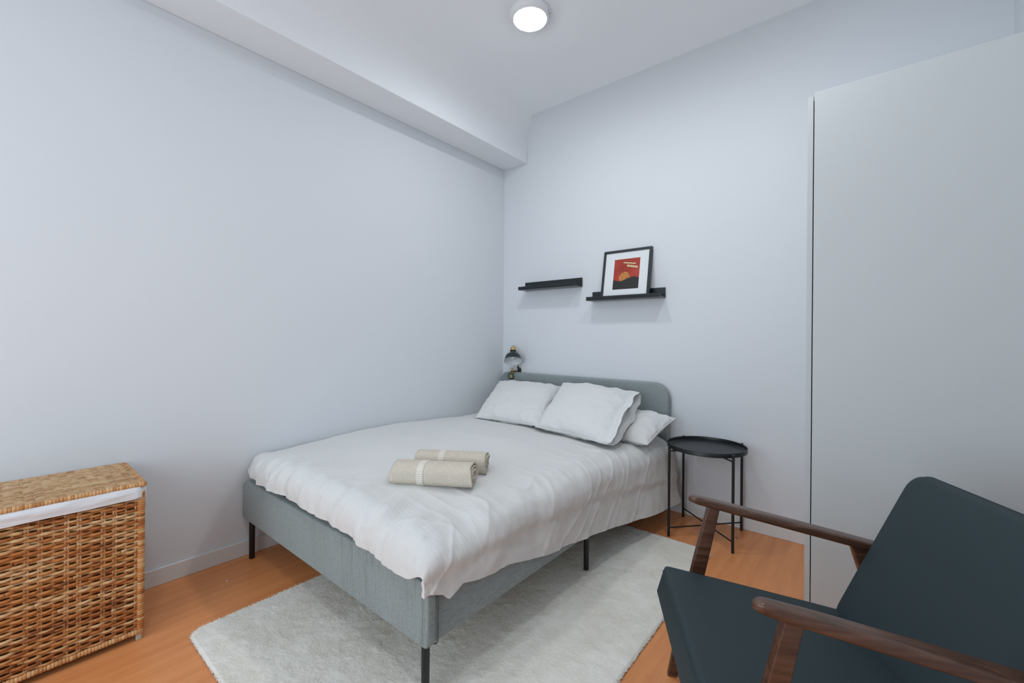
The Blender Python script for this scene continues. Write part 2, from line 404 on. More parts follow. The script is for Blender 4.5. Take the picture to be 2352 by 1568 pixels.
# ------------------------------------------------------------------ duvet
HY = [-2.05, -1.98, -1.95, -1.89, -1.83, -1.75, -1.64, -1.55, -1.39, -1.13, -.90, -.70, -.40, -.10]
HZ = [.372, .352, .330, .350, .330, .313, .300, .270, .235, .195, .170, .152, .132, .117]
A0, B0, R1, R2 = 1.352, -1.955, .100, .088
YH = -.10
NA, NB = 300, 380
def top_z(x, y):
    z = .527 + .018 * math.sin(min(1, max(0, x / 1.3)) * PI) * 1.0
    z += .020 * sstep(-1.95, -1.45, y) * sstep(-.7, -1.1, y)
    z -= .020 * sstep(1.05, 1.40, x)
    z += .012 * fbm(x * 2.2, y * 2.2, 3.1, 3)
    z -= .030 * sstep(.12, 0, x)
    z -= .010 * sstep(-.9, -.4, y)
    return z
def duvet_pt(u, v, lift=0.0):
    # along the bed: b from the head YH to the foot hem
    Lb = R2 * PI / 2 + .020 + .050 * 0
    tb = (YH - B0) + Lb
    b = v * tb; y = YH - b; db = max(0, b - (YH - B0))
    # hem waviness at the foot
    yc = max(y, B0 - .10)
    hz = interp(yc, HY, HZ)
    drop_full = .505 - hz
    La = R1 * PI / 2 + max(0.0, drop_full - R1)
    tot = A0 - .022 + La
    a = u * tot; x = .022 + a; da = max(0, a - (A0 - .022))
    db *= 1 - .30 * sstep(.02, .14, da)
    bf = B0 + .065 * max(0, 1 - x / .26) ** 2     # rounded corner at the wall
    if y < bf: db = max(db, 0) * (1 - .35 * max(0, 1 - x / .28))
    def arc(d, R):
        if d < R * PI / 2: return R * math.sin(d / R), R * (1 - math.cos(d / R))
        return R, R + d - R * PI / 2
    hx, dx = arc(da, R1); hy, dy = arc(db, R2)
    bx = min(x, A0) + hx; by = max(y + (bf - B0) * sstep(-1.2, -1.95, y), bf) - hy
    drop = (dx ** 3 + dy ** 3) ** (1 / 3)
    z0 = top_z(min(x, A0), max(y, B0))
    z = z0 - drop
    # flare outward near the head end and along the side
    fl = sstep(-1.0, -.1, by) * .085 * (dx / .40) ** 1.2
    bx += fl + .012 * sstep(0, .1, dx)
    # normal-ish direction
    nx = min(1, dx / R1); ny = -min(1, dy / R2); nz = max(.15, 1 - max(nx, -ny))
    n = Vector((nx, ny, nz)).normalized()
    wx = sstep(0.02, .10, da + 0.07 * sstep(A0 - .3, A0, x)); wy = sstep(B0 + .35, B0, y)
    # gathers running down over the foot edge, and over the side
    g = 0
    along = bx if wy > 0 else by
    ph = x * 30 + 3.0 * fbm(x * 3, y * 2.0, 0, 2)
    wf = sstep(B0 + .22, B0 - .05, y) * (1 - .6 * sstep(1.30, 1.40, x))
    g += wf * (.0060 * math.sin(ph * 1.5) + .013 * fbm(x * 16, y * 5 + x * 3, 7.7, 3))
    wsd = sstep(A0 - .16, A0 + .04, x) * (1 - .7 * wf)
    near = sstep(-1.0, -1.7, by)
    g += wsd * (.010 * near + .004) * fbm(by * 6.5 + bx * 2, z * 8 + by * 3, 1.3, 3)
    # crease lines on the side and top near the edge
    q1, r1 = by + dx * .9 + .05 * fbm(by * 4, dx * 5, 1, 2), by - dx
    c1 = fbm(q1 * 5.5, r1 * .8, 4.4, 1)
    ridge = max(0, 1 - abs(c1) * 7)
    g += .0042 * ridge ** 2 * sstep(1.0, 1.30, x) * sstep(-.15, -.6, by)
    c2 = fbm(bx * 4.0 - 2.2, by * 3.0 + z * 3.0, 9.4, 3)
    g += .0035 * max(0, 1 - abs(c2) * 8) ** 1.5 * max(wsd, wf)
    # filled part is plump, the flat cotton border beyond the filling is thinner
    edge = interp(by, [-2.0, -1.6, -1.3, -.9, -.5, -.1], [.075, .10, .125, .16, .20, .24]) + .014 * fbm(by * 6, 0, 2, 2)
    g += .013 * (1 - sstep(edge - .01, edge + .028, dx)) * sstep(0, .05, dx)
    # tufted corner puffs
    g += .008 * fbm(bx * 7, by * 7, z * 5 + 2, 3) * max(wf, wsd)
    g += .0022 * fbm(bx * 6, by * 6, 2.0, 3)
    p = Vector((bx, by, z)) + n * (g + lift)
    # scalloped hem
    if u > .985 or v > .985:
        pass
    p.x = max(p.x, .012)
    if dx > .05: p.x = max(p.x, 1.444)
    return p
bm = grid_bm(lambda u, v: duvet_pt(u ** .85, v ** .92), NA, NB)
bmesh.ops.recalc_face_normals(bm, faces=bm.faces)
if sum(f.normal.z for f in bm.faces) < 0: bmesh.ops.reverse_faces(bm, faces=bm.faces)
d = link('duvet', bm, DUVET, None, True)
tag(d, 'thick white duvet spread over the grey bed, its hem hanging down the open side', 'duvet')
sm = d.modifiers.new('s', 'SOLIDIFY'); sm.thickness = .014; sm.offset = -1
sb = d.modifiers.new('b', 'BEVEL'); sb.width = .005; sb.segments = 3; sb.limit_method = 'ANGLE'; sb.angle_limit = 1.2

# ------------------------------------------------------------------ pillows
def pillow(name, label, BL, BR, TL, TR, thick, seed, nrm=None, sag=0.0, group='white bed pillows', open_hem=False):
    BL, BR, TL, TR = map(Vector, (BL, BR, TL, TR)); n = ((BR - BL).cross(TL - BL)).normalized()
    c = (BL + BR + TL + TR) / 4
    NU, NV = 76, 60; bm = bmesh.new(); grids = []
    for side in (1, -1):
        g = []
        for i in range(NU + 1):
            row = []
            for j in range(NV + 1):
                u = -1 + 2 * i / NU; v_ = -1 + 2 * j / NV
                # more points near the border
                u = math.sin(u * PI / 2) * .55 + u * .45; v_ = math.sin(v_ * PI / 2) * .55 + v_ * .45
                pin = 1 - .045 * (1 - abs(v_)) ** .9 * abs(u) ** 4; pin2 = 1 - .05 * (1 - abs(u)) ** .9 * abs(v_) ** 4
                uu, vv = u * pin, v_ * pin2
                p = (BL * (1 - uu) * (1 - vv) + BR * (1 + uu) * (1 - vv) + TL * (1 - uu) * (1 + vv) + TR * (1 + uu) * (1 + vv)) / 4
                e = (max(0, 1 - abs(u) ** 2.6)) ** .55 * (max(0, 1 - abs(v_) ** 2.6)) ** .55
                h = thick / 2 * e
                rim = (1 - e)
                wr = .008 * fbm(u * 2 + seed, v_ * 2, side + seed, 3) + .013 * rim * fbm(u * 4.5 + seed, v_ * 4.5, side * 2, 3)
                rdg = max(0, 1 - abs(fbm(u * 1.7 + seed * 3, v_ * 1.9 + 1, side, 2)) * 9)
                wr += .006 * rdg ** 2 * sstep(.2, .7, max(abs(u), abs(v_)))
                q = p + n * side * (h + wr * min(1, e * 3)) - Vector((0, 0, sag * (1 - abs(u)) * 0))
                if side < 0 and (i in (0, NU) or j in (0, NV)): row.append(grids[0][i][j]); continue
                row.append(bm.verts.new(q))
            g.append(row)
        grids.append(g)
        for i in range(NU):
            for j in range(NV):
                f = [g[i][j], g[i + 1][j], g[i + 1][j + 1], g[i][j + 1]]
                bm.faces.new(f if side > 0 else f[::-1])
    root = thing(name, label, 'pillow', c - Vector((0, 0, 0)), group=group)
    link('pillowcase', bm, SHEET, root, True, world=True)
    # stitched seam round the border
    bm = bmesh.new(); g = grids
    seam = []
    for k in range(40): seam.append((-1 + 2 * k / 40, -1))
    for k in range(30): seam.append((1, -1 + 2 * k / 30))
    for k in range(40): seam.append((1 - 2 * k / 40, 1))
    for k in range(30): seam.append((-1, 1 - 2 * k / 30))
    pts = []
    for u, v_ in seam:
        pin = 1 - .045 * (1 - abs(v_)) ** .9 * abs(u) ** 4; pin2 = 1 - .05 * (1 - abs(u)) ** .9 * abs(v_) ** 4
        uu, vv = u * pin, v_ * pin2
        pts.append((BL * (1 - uu) * (1 - vv) + BR * (1 + uu) * (1 - vv) + TL * (1 - uu) * (1 + vv) + TR * (1 + uu) * (1 + vv)) / 4)
    tube(bm, pts, .0032, 6, closed=True)
    link('seam', bm, SHEET, root, True, world=True)
    if open_hem:      # the empty end of the pillowcase, gaping beyond the pillow
        ud = ((BR + TR) - (BL + TL)).normalized()
        bm = bmesh.new()
        for side in (1, -1):
            g = []
            for i in range(13):
                s = i / 12; row = []
                for j in range(61):
                    v_ = -1 + 2 * j / 60; v_ = v_ * .5 + math.sin(v_ * PI / 2) * .5
                    w_ = 1 - v_ * v_
                    u = .90 + .10 * min(1, s * 2)
                    pin = 1 - .045 * (1 - abs(v_)) ** .9 * abs(u) ** 4
                    uu, vv = u * pin, v_ * (1 - .03 * s * 1)
                    p = (BL * (1 - uu) * (1 - vv) + BR * (1 + uu) * (1 - vv) + TL * (1 - uu) * (1 + vv) + TR * (1 + uu) * (1 + vv)) / 4
                    e = (max(0, 1 - abs(min(u, .985)) ** 2.6)) ** .55 * max(0, 1 - abs(v_) ** 2.6) ** .55
                    gap = thick / 2 * e * (1 - sstep(.3, .6, s)) + sstep(.2, .7, s) * (.046 * w_ ** .6 + .014 * w_ * fbm(v_ * 3.5, side + seed, 1, 2))
                    outw = max(0, s - .4) * (.066 + .040 * fbm(v_ * 2.2 + seed, side, 0, 2)) * (.35 + .65 * w_ ** .4)
                    p = p + ud * outw + n * side * (gap + .003) - n * (.028 * w_ * s * 0)
                    row.append(bm.verts.new(p))
                g.append(row)
            for i in range(12):
                for j in range(60):
                    f = [g[i][j], g[i + 1][j], g[i + 1][j + 1], g[i][j + 1]]; bm.faces.new(f if side > 0 else f[::-1])
        o = link('pillowcase_opening', bm, SHEET, root, True, world=True)
        md = o.modifiers.new('s', 'SOLIDIFY'); md.thickness = .002; md.offset = 0
    return root
PG = 'white bed pillows'
pillow('pillow', 'white pillow flat on the duvet edge, sticking out beneath the upright right-hand pillow',
       (.98, -.51, .555), (1.475, -.475, .515), (.98, -.09, .615), (1.510, -.115, .618), .135, 3.3)
pillow('pillow', 'white pillow leaning on the headboard beside the left wall, under the lamp',
       (.322, -.665, .553), (.850, -.640, .560), (.080, -.130, .752), (.690, -.130, .752), .150, 1.2)
pillow('pillow', 'white pillow leaning on the right half of the headboard, crumpled at its open side',
       (.845, -.675, .560), (1.365, -.735, .548), (.715, -.155, .783), (1.290, -.170, .765), .165, 8.1, open_hem=True)

# ------------------------------------------------------------------ towels
def towel(label, A, B, rx, rz, seed):
    A = Vector(A); B = Vector(B); ax = (B - A); ln = ax.length; ax.normalize()
    side = ax.cross(Vector((0, 0, 1))).normalized(); upv = Vector((0, 0, 1))
    root = thing('rolled_towel', label, 'towel', ((A + B) / 2) - Vector((0, 0, 0)), group='rolled beige towels')
    NS, NL = 170, 110
    turns = 3.2
    def shell(t):      # spiral: t 0 outer -> 1 inner
        a = -PI / 2 - .35 + t * turns * 2 * PI; k = 1 - .72 * t
        c, s = math.cos(a), math.sin(a)
        ex = 2 / 2.6
        return (abs(c) ** ex * math.copysign(1, c) * rx * k, abs(s) ** ex * math.copysign(1, s) * rz * k)
    def make(s0, s1, nl, waffle, t1=1.0, off=0.0):
        bm = bmesh.new(); g = []
        ns = int(NS * t1)
        for i in range(ns + 1):
            t = i / ns * t1; row = []
            for j in range(nl + 1):
                s = s0 + (s1 - s0) * j / nl
                x, z = shell(t)
                endw = .010 * fbm(t * 9, seed, 0, 2) * sstep(.93, 1, abs(2 * s / ln - 1)) + (.006 * t)
                wob = .003 * fbm(s * 8 + seed, t * 6, seed, 3)
                h = 0
                k = 1 + (wob + off) / max(rx, .01)
                p = A + ax * (s + endw * (1 if s > ln / 2 else -1)) + side * x * k + upv * (z * k + rz * .93)
                row.append(bm.verts.new(p))
            g.append(row)
        arc = [0.0]
        for i in range(ns):
            x0_, z0_ = shell(i / ns * t1); x1_, z1_ = shell((i + 1) / ns * t1); arc.append(arc[-1] + math.hypot(x1_ - x0_, z1_ - z0_))
        uvl = bm.loops.layers.uv.new('cloth')
        for i in range(ns):
            for j in range(nl):
                f = bm.faces.new((g[i][j], g[i + 1][j], g[i + 1][j + 1], g[i][j + 1]))
                for lp_, (a_, b_) in zip(f.loops, ((i, j), (i + 1, j), (i + 1, j + 1), (i, j + 1))):
                    lp_[uvl].uv = (s0 + (s1 - s0) * b_ / nl, arc[a_])
        return bm
    o = link('roll', make(0, ln, 60, True), TOWEL, root, True, world=True)
    md = o.modifiers.new('s', 'SOLIDIFY'); md.thickness = .0055; md.offset = 0
    c = ln * .33
    o = link('woven_band', make(c, c + .028, 4, False, .30, .0016), TOWELB, root, True, world=True)
    md = o.modifiers.new('s', 'SOLIDIFY'); md.thickness = .0055; md.offset = 0
    return root
# waffle weave on the towel, in the cloth's own directions
v = coords(TOWEL, (1, 1, 1), (0, 0, 0), 'UV')
sp = N(TOWEL, 'ShaderNodeSeparateXYZ'); L(TOWEL, v, sp.inputs[0]); yz = sp.outputs['Y']
k_ = 2 * PI / .0105
s1 = math_n(TOWEL, 'SINE', math_n(TOWEL, 'MULTIPLY', math_n(TOWEL, 'ADD', sp.outputs['X'], yz), k_))
s2 = math_n(TOWEL, 'SINE', math_n(TOWEL, 'MULTIPLY', math_n(TOWEL, 'SUBTRACT', sp.outputs['X'], yz), k_))
wf = math_n(TOWEL, 'MULTIPLY', s1, s2)
bump(TOWEL, wf, .7, .0022)
L(TOWEL, ramp(TOWEL, wf, [(.0, (0.68, 0.60, 0.49)), (.35, (0.84, 0.775, 0.68))]), bsdf(TOWEL).inputs['Base Color'])
v = coords(TOWELB, (1, 1, 1), (0, 0, 0), 'UV'); sp = N(TOWELB, 'ShaderNodeSeparateXYZ'); L(TOWELB, v, sp.inputs[0])
bump(TOWELB, math_n(TOWELB, 'SINE', math_n(TOWELB, 'MULTIPLY', sp.outputs['Y'], 2 * PI / .008)), .7, .002)
TZ = .538
towel('rolled beige waffle towel in front of the other, nearer the foot of the bed',
      (.985, -1.795, TZ), (1.250, -1.625, TZ), .062, .044, 1.0)
towel('rolled beige waffle towel behind the other, nearer the pillows',
      (.930, -1.640, TZ), (1.182, -1.478, TZ), .056, .044, 5.0)

# ------------------------------------------------------------------ clamp lamp on the headboard
t = thing('clamp_lamp', 'small dark clamp lamp with brass fittings clipped to the top left of the headboard', 'lamp', (.17, -.04, .824))
aim = Vector((2.23, -2.75, 0)).normalized()
def lampm(loc, tilt):
    z = (aim * math.sin(-tilt) + Vector((0, 0, 1)) * math.cos(tilt)).normalized()
    y = z.cross(aim).normalized(); x = y.cross(z)
    m_ = (Matrix((x, y, z)).transposed() @ Matrix.Scale(1.06, 3)).to_4x4(); m_.translation = Vector(loc); return m_
MX = lampm((.200, -.110, .920), math.radians(31))
prof = [(.070, 0), (.0695, .002), (.0640, .014), (.0625, .020), (.0600, .036), (.053, .050), (.040, .060), (.022, .0645), (.019, .066), (.0185, .084), (.0225, .086), (.0225, .090), (0, .090)]
link('lamp_shade', lathe(bmesh.new(), prof, 48, MX), SHADEM, t, True, world=True, angle=45)
inn = [(.0698, .0006), (.0625, .014), (.058, .031), (.051, .045), (.038, .055), (.020, .060), (0, .060)]
tag(link('shade_lining', lathe(bmesh.new(), inn, 48, MX), WHITEP, t, True, world=True), 'white inner face of the shade')
link('bulb', lathe(bmesh.new(), [(0, .016), (.012, .019), (.02, .030), (.02, .040), (.012, .052), (.012, .059)], 24, MX), WHITEP, t, True, world=True)
link('socket_cap', lathe(bmesh.new(), [(.0245, .0885), (.0255, .092), (.0245, .096), (.020, .097), (.0195, .108), (.0215, .110), (.0215, .115), (.018, .122), (.012, .127), (.009, .134), (.004, .137), (0, .137)], 32, MX), BRASS, t, True, world=True, angle=45)
bm = bmesh.new(); tube(bm, [MX @ Vector((0, 0, .09)), (.196, -.050, 1.000), (.194, -.030, .96), (.194, -.034, .86)], .0030, 8)
link('arm', bm, BRASS, t, True, world=True)
bm = bmesh.new(); tube(bm, [(.178, -.034, .925), (.172, -.040, .885), (.164, -.066, .858)], .0018, 8)
tube(bm, [(.206, -.030, .93), (.206, -.034, .88), (.206, -.034, .85)], .0018, 8)
link('support_rod', bm, BRASS, t, True, world=True)
bm = box(bmesh.new(), (.152, -.082, .772), (.170, -.066, .862), .0015, 2); box(bm, (.152, -.082, .8265), (.170, .0 - .012, .838), .0012, 2)
link('clamp_jaw', bm, BRASS, t, True, world=True, angle=40)
bm = box(bmesh.new(), (.183, -.030, .8265), (.205, -.006, .858), .003, 2)
tube(bm, [(.194, -.034, .858), (.194, -.034, .872)], .009, 12)
link('pivot', bm, BLACK, t, True, world=True, angle=40)
bm = bmesh.new(); lp = []
for k in range(28):
    a = k / 28 * 2 * PI; rr = 1 - .30 * math.sin(a)
    lp.append((.161 + .027 * math.cos(a) * rr, -.090 - .004 * math.sin(a), .795 + .025 * math.sin(a)))
tube(bm, lp, .0036, 8, closed=True)
link('tightening_loop', bm, BLACK, t, True, world=True)

# ------------------------------------------------------------------ picture ledges
SLn, SD = .534, .105
def ledge(x0, z0, label):
    t = thing('picture_ledge', label, 'wall shelf', (x0 + SLn / 2, 0, z0), group='black picture ledges on the back wall')
    link('back_rail', box(bmesh.new(), (x0, -.012, z0 + .0105), (x0 + SLn, -.0003, z0 + .070), .0008, 1), SHELFM, t, world=True)
    link('shelf_board', box(bmesh.new(), (x0, -SD, z0), (x0 + SLn, -.0003, z0 + .010), .0008, 1), SHELFM, t, world=True)
    link('front_lip', box(bmesh.new(), (x0, -SD, z0 + .0105), (x0 + SLn, -SD + .009, z0 + .027), .0008, 1), SHELFM, t, world=True)
ledge(.2439, 1.4943, 'empty black picture ledge, the higher left one above the headboard')
ledge(.8676, 1.3782, 'black picture ledge, the lower right one carrying the framed picture')

# ------------------------------------------------------------------ framed picture
FW_, FH_, FT_ = .350, .345, .026
px_, pz_ = .966, 1.3895
lean = math.atan2(.060, FH_)
t = thing('framed_picture', 'black-framed red and gold print with a wide white mat, leaning on the lower ledge', 'framed picture', (px_ + FW_ / 2, -.052, pz_))
MF = Matrix.Translation((px_, -.0785, pz_)) @ Matrix.Rotation(-lean, 4, 'X')
def fbm_(bm): bmesh.ops.transform(bm, matrix=MF, verts=bm.verts); return bm
fwid = .017
bm = bmesh.new()
box(bm, (0, 0, 0), (fwid, FT_, FH_), .0012, 1); box(bm, (FW_ - fwid, 0, 0), (FW_, FT_, FH_), .0012, 1)
box(bm, (fwid, 0, FH_ - fwid), (FW_ - fwid, FT_, FH_), .0012, 1); box(bm, (fwid, 0, 0), (FW_ - fwid, FT_, fwid), .0012, 1)
link('frame', fbm_(bm), FRAMEM, t, world=True)
link('mat_board', fbm_(box(bmesh.new(), (fwid, .007, fwid), (FW_ - fwid, .012, FH_ - fwid))), MATB, t, world=True)
ax0, ax1, az0, az1 = .085, .272, .062, .278
bm = bmesh.new()
def poly(pts, y, mi):
    f = bm.faces.new([bm.verts.new((x, y, z)) for x, z in pts]); f.material_index = mi
    f.normal_update()
    if f.normal.y > 0: f.normal_flip()
poly([(ax0, az0), (ax1, az0), (ax1, az1), (ax0, az1)], .0066, 0)
W_, H_ = ax1 - ax0, az1 - az0
def A_(u, v_): return (ax0 + u * W_, az0 + v_ * H_)
poly([A_(0, 0), A_(1, 0), A_(1, .34), A_(.82, .40), A_(.6, .36), A_(.34, .27), A_(.15, .28), A_(0, .33)], .0060, 1)
poly([A_(.44 + .21 * math.cos(a), .36 + .21 * math.sin(a)) for a in np.linspace(0, 2 * PI, 36, endpoint=False)], .0063, 2)
poly([A_(.50, .74), A_(.92, .66), A_(.94, .72), A_(.52, .80)], .0060, 3)
poly([A_(.36, .86), A_(.84, .79), A_(.85, .83), A_(.37, .90)], .0060, 3)
link('art_print', fbm_(bm), [ARTR, ARTD, ARTO, ARTG], t, world=True)

# ------------------------------------------------------------------ tray table
TX, TY, TR_, RL = 1.7174, -.2125, 4.0016, .2199
t = thing('tray_table', 'round black metal tray table with four thin legs beside the bed', 'side table', (TX, TY, 0))
TH = .4835
prof = [(0, 0), (.182, 0), (.191, .002), (.2070, .003), (.2091, .004), (.2091, .0255), (.2081, .0265), (.2062, .0265), (.2054, .0250), (.2050, .011), (.192, .006), (.183, .0035), (0, .0035)]
bm = lathe(bmesh.new(), prof, 96, Matrix.Translation((TX, TY, TH)))
link('tray', bm, BLACK, t, True, world=True, angle=50)
for k in range(4):
    a = TR_ + k * PI / 2; c, s = math.cos(a), math.sin(a)
    x, y = TX + (RL + .0085) * c, TY + (RL + .0085) * s
    bm = bmesh.new(); tube(bm, [(x, y, 0), (x, y, .5075)], .0072, 16)
    link('leg', bm, BLACK, t, True, world=True, angle=50)
for k in range(2):
    a = TR_ + k * PI / 2; c, s = math.cos(a), math.sin(a)
    for z in (.048 + .008 * k, TH - .0045 - .006 * k):
        bm = bmesh.new(); tube(bm, [(TX - (RL + .004) * c, TY - (RL + .004) * s, z), (TX + (RL + .004) * c, TY + (RL + .004) * s, z)], .0038, 10)
        link('cross_rod', bm, BLACK, t, True, world=True, angle=50)
for k in (0, 2):
    pass
# ------------------------------------------------------------------ rug
X0, X1, Y0, Y1 = .487, 1.812, -2.352, -.430
t = thing('rug', 'cream shaggy rug with rounded corners lying under the bed', 'rug', ((X0 + X1) / 2, (Y0 + Y1) / 2, 0))
link('backing', prism(bmesh.new(), round_rect(X0 + .008, X1 - .008, Y0 + .008, Y1 - .008, (.05,) * 4, 8), 'z', .0005, .006), RUGB, t, world=True)
rng = np.random.default_rng(3)
RR = .05
# the body of the pile: a finely displaced sheet
NXg, NYg = 440, 640
gx, gy = np.meshgrid(np.linspace(X0, X1, NXg + 1), np.linspace(Y0, Y1, NYg + 1), indexing='ij')
gx = gx + rng.normal(0, .0006, gx.shape); gy = gy + rng.normal(0, .0006, gy.shape)
ccx = np.clip(gx, X0 + RR, X1 - RR); ccy = np.clip(gy, Y0 + RR, Y1 - RR)
dd = np.hypot(gx - ccx, gy - ccy); ragged = RR + rng.normal(0, .0013, gx.shape)
f_ = np.where(dd > ragged, ragged / np.maximum(dd, 1e-6), 1); gx = ccx + (gx - ccx) * f_; gy = ccy + (gy - ccy) * f_
ins = RR - np.hypot(gx - np.clip(gx, X0 + RR, X1 - RR), gy - np.clip(gy, Y0 + RR, Y1 - RR))
ins = np.clip(ins, 0, .02)
def smooth(a, k):
    for _ in range(k): a = (a + np.roll(a, 1, 0) + np.roll(a, -1, 0) + np.roll(a, 1, 1) + np.roll(a, -1, 1)) / 5
    return a
low = smooth(rng.normal(0, 1, gx.shape), 30); low /= low.std()
mid_ = smooth(rng.normal(0, 1, gx.shape), 3); mid_ /= mid_.std()
gz = .0128 + .0006 * low + .00025 * mid_ + rng.normal(0, .0004, gx.shape)
gz = .0015 + (gz - .0015) * np.sqrt(np.clip(ins / .009, 0, 1))
V = np.column_stack([gx.ravel(), gy.ravel(), gz.ravel()]) - np.array(t.location)
ii = np.arange((NXg + 1) * (NYg + 1)).reshape(NXg + 1, NYg + 1)
Q = np.column_stack([ii[:-1, :-1].ravel(), ii[1:, :-1].ravel(), ii[1:, 1:].ravel(), ii[:-1, 1:].ravel()])
me = bpy.data.meshes.new('pile'); me.from_pydata(V.tolist(), [], Q.tolist()); me.update()
me.materials.append(PILE)
for p in me.polygons: p.use_smooth = True
po = bpy.data.objects.new('pile', me); COL.objects.link(po); po.parent = t; po['kind'] = 'stuff'
# loose fibres standing out of it, denser along the edge
NPi, NPe = 150000, 20000
pxy = np.column_stack([rng.uniform(X0, X1, NPi), rng.uniform(Y0, Y1, NPi)])
def in_round(p, r=RR):
    cx = np.clip(p[:, 0], X0 + r, X1 - r); cy = np.clip(p[:, 1], Y0 + r, Y1 - r)
    return np.hypot(p[:, 0] - cx, p[:, 1] - cy) <= r
pxy = pxy[in_round(pxy)]
ed = np.column_stack([rng.uniform(X0, X1, NPe * 12), rng.uniform(Y0, Y1, NPe * 12)])
cx = np.clip(ed[:, 0], X0 + RR, X1 - RR); cy = np.clip(ed[:, 1], Y0 + RR, Y1 - RR); de = np.hypot(ed[:, 0] - cx, ed[:, 1] - cy)
ed = ed[(de > RR - .006) & (de < RR)][:NPe]; ni = len(pxy); pxy = np.vstack([pxy, ed]); n_ = len(pxy)
cx = np.clip(pxy[:, 0], X0 + RR, X1 - RR); cy = np.clip(pxy[:, 1], Y0 + RR, Y1 - RR)
dv = pxy - np.column_stack([cx, cy]); dl = np.hypot(dv[:, 0], dv[:, 1]); nearr = np.clip((dl - RR + .01) / .01, 0, 1)
dv = dv / np.maximum(dl, 1e-6)[:, None]
az = rng.uniform(0, 2 * PI, n_)
zb = np.where(nearr > 0, .004 + .006 * rng.random(n_), .0112)
hl = np.where(nearr > 0, rng.uniform(.001, .005, n_), rng.uniform(.0022, .0040, n_))
tip = np.column_stack([dv[:, 0] * nearr * .0075 + rng.normal(0, .0016, n_), dv[:, 1] * nearr * .0075 + rng.normal(0, .0016, n_), hl])
base = np.column_stack([pxy, zb])
wd = rng.uniform(.0006, .0011, n_); ww = np.column_stack([np.cos(az) * wd, np.sin(az) * wd, np.zeros(n_)])
V = np.empty((n_, 3, 3)); V[:, 0] = base - ww; V[:, 1] = base + ww; V[:, 2] = base + tip
V = V.reshape(-1, 3) - np.array(t.location)
me = bpy.data.meshes.new('loose_fibres'); me.from_pydata(V.tolist(), [], np.arange(n_ * 3).reshape(-1, 3).tolist()); me.update()
me.materials.append(PILE)
po2 = bpy.data.objects.new('loose_fibres', me); COL.objects.link(po2); po2.parent = t; po2['kind'] = 'stuff'

# ------------------------------------------------------------------ laundry basket
BXF, BY1, BL_ = .392, -2.456, .62
BY0 = BY1 - BL_; BXB = .020
t = thing('laundry_basket', 'tall woven rattan laundry basket with a lid and white cloth liner by the left wall', 'basket', ((BXF + BXB) / 2, (BY0 + BY1) / 2, 0))
BZ0, BZ1 = .022, .535
bm = box(bmesh.new(), (BXB + .022, BY0 + .022, BZ0 + .01), (BXF - .022, BY1 - .022, .545)); link('inner_box', bm, WICKIN, t, world=True)
def face_pts(s, face, off):
    # s runs along the face, off outward
    if face == 'front': return (BXF - .010 + off, s)
    if face == 'back': return (BXB + .010 - off, s)
    if face == 'right': return (s, BY1 - .010 + off)
    if face == 'left': return (s, BY0 + .010 - off)
def wave_row(bm, face, s0, s1, z, ph, pitch, amp, r, step=.0085):
    n = max(6, int((s1 - s0) / step)); pts = []
    j = random.random() * 20
    for i in range(n + 1):
        s = s0 + (s1 - s0) * i / n
        o_ = amp * math.sin(PI * s / pitch + ph)
        x, y = face_pts(s, face, o_)
        pts.append((x, y, z + .0016 * noise.noise(Vector((s * 22, z * 40, j)))))
    # break into strands so that colours change along the row
    k = 0
    while k < n:
        m_ = random.randint(14, 34); e_ = min(n, k + m_)
        if n - e_ < 6: e_ = n
        tube(bm, pts[k:e_ + 1], [r * random.uniform(.85, 1.12)] * (e_ - k + 1), 5, squash=(1, .75), upv=(0, 0, 1)); k = e_
bm = bmesh.new(); PT = .0295
rows = 46
for face, s0, s1 in (('front', BY0 + .006, BY1 - .004), ('right', BXB + .006, BXF - .004), ('left', BXB + .006, BXF - .004), ('back', BY0 + .006, BY1 - .004)):
    rr = rows if face in ('front', 'right') else rows
    for k in range(rr):
        z = BZ0 + .022 + (BZ1 - BZ0 - .040) * k / (rr - 1)
        wave_row(bm, face, s0, s1, z + random.uniform(-.001, .001), (k % 2) * PI, PT, .0052, .0053, .0085 if face == 'front' else .012)
link('woven_body', bm, WICKER, t, True, world=True)
bm = bmesh.new()
for face, s0, s1 in (('front', BY0, BY1), ('right', BXB, BXF), ('left', BXB, BXF), ('back', BY0, BY1)):
    k = int(s0 / PT) - 1
    while k * PT < s1:
        s = (k + .5 - .5) * PT; k += 1
        if s < s0 + .015 or s > s1 - .02: continue
        for q in ((-.0035, .0035) if k % 3 else (0,)):
            x, y = face_pts(s + q, face, -.001); tube(bm, [(x, y, BZ0 + .01), (x, y, BZ1)], .0030, 6)
link('stakes', bm, WICKLID, t, True, world=True)
def bound_edge(bm, a, b, r, pitch=.0085):
    a = Vector(a); b = Vector(b); n = max(3, int((b - a).length / pitch)); d = (b - a) / n
    for i in range(n):
        p0 = a + d * i; p1 = a + d * (i + 1); q = random.uniform(.94, 1.06)
        tube(bm, [p0, p0 + d * .12, p0 + d * .5, p1 - d * .12, p1], [r * .86 * q, r * .97 * q, r * q, r * .97 * q, r * .86 * q], 9)
for (x, y) in ((BXF - .010, BY1 - .010), (BXF - .010, BY0 + .010), (BXB + .010, BY1 - .010), (BXB + .010, BY0 + .010)):
    bm = bmesh.new(); bound_edge(bm, (x, y, BZ0), (x, y, BZ1 + .006), .0115)
    link('corner_post', bm, WICKER, t, True, world=True)
bm = bmesh.new()
c = [(BXF - .008, BY0 + .01), (BXF - .008, BY1 - .01), (BXB + .008, BY1 - .01), (BXB + .008, BY0 + .01)]
for i in range(4): bound_edge(bm, (*c[i], BZ0 + .009), (*c[(i + 1) % 4], BZ0 + .009), .0095)
link('base_rim', bm, WICKBIND, t, True, world=True)
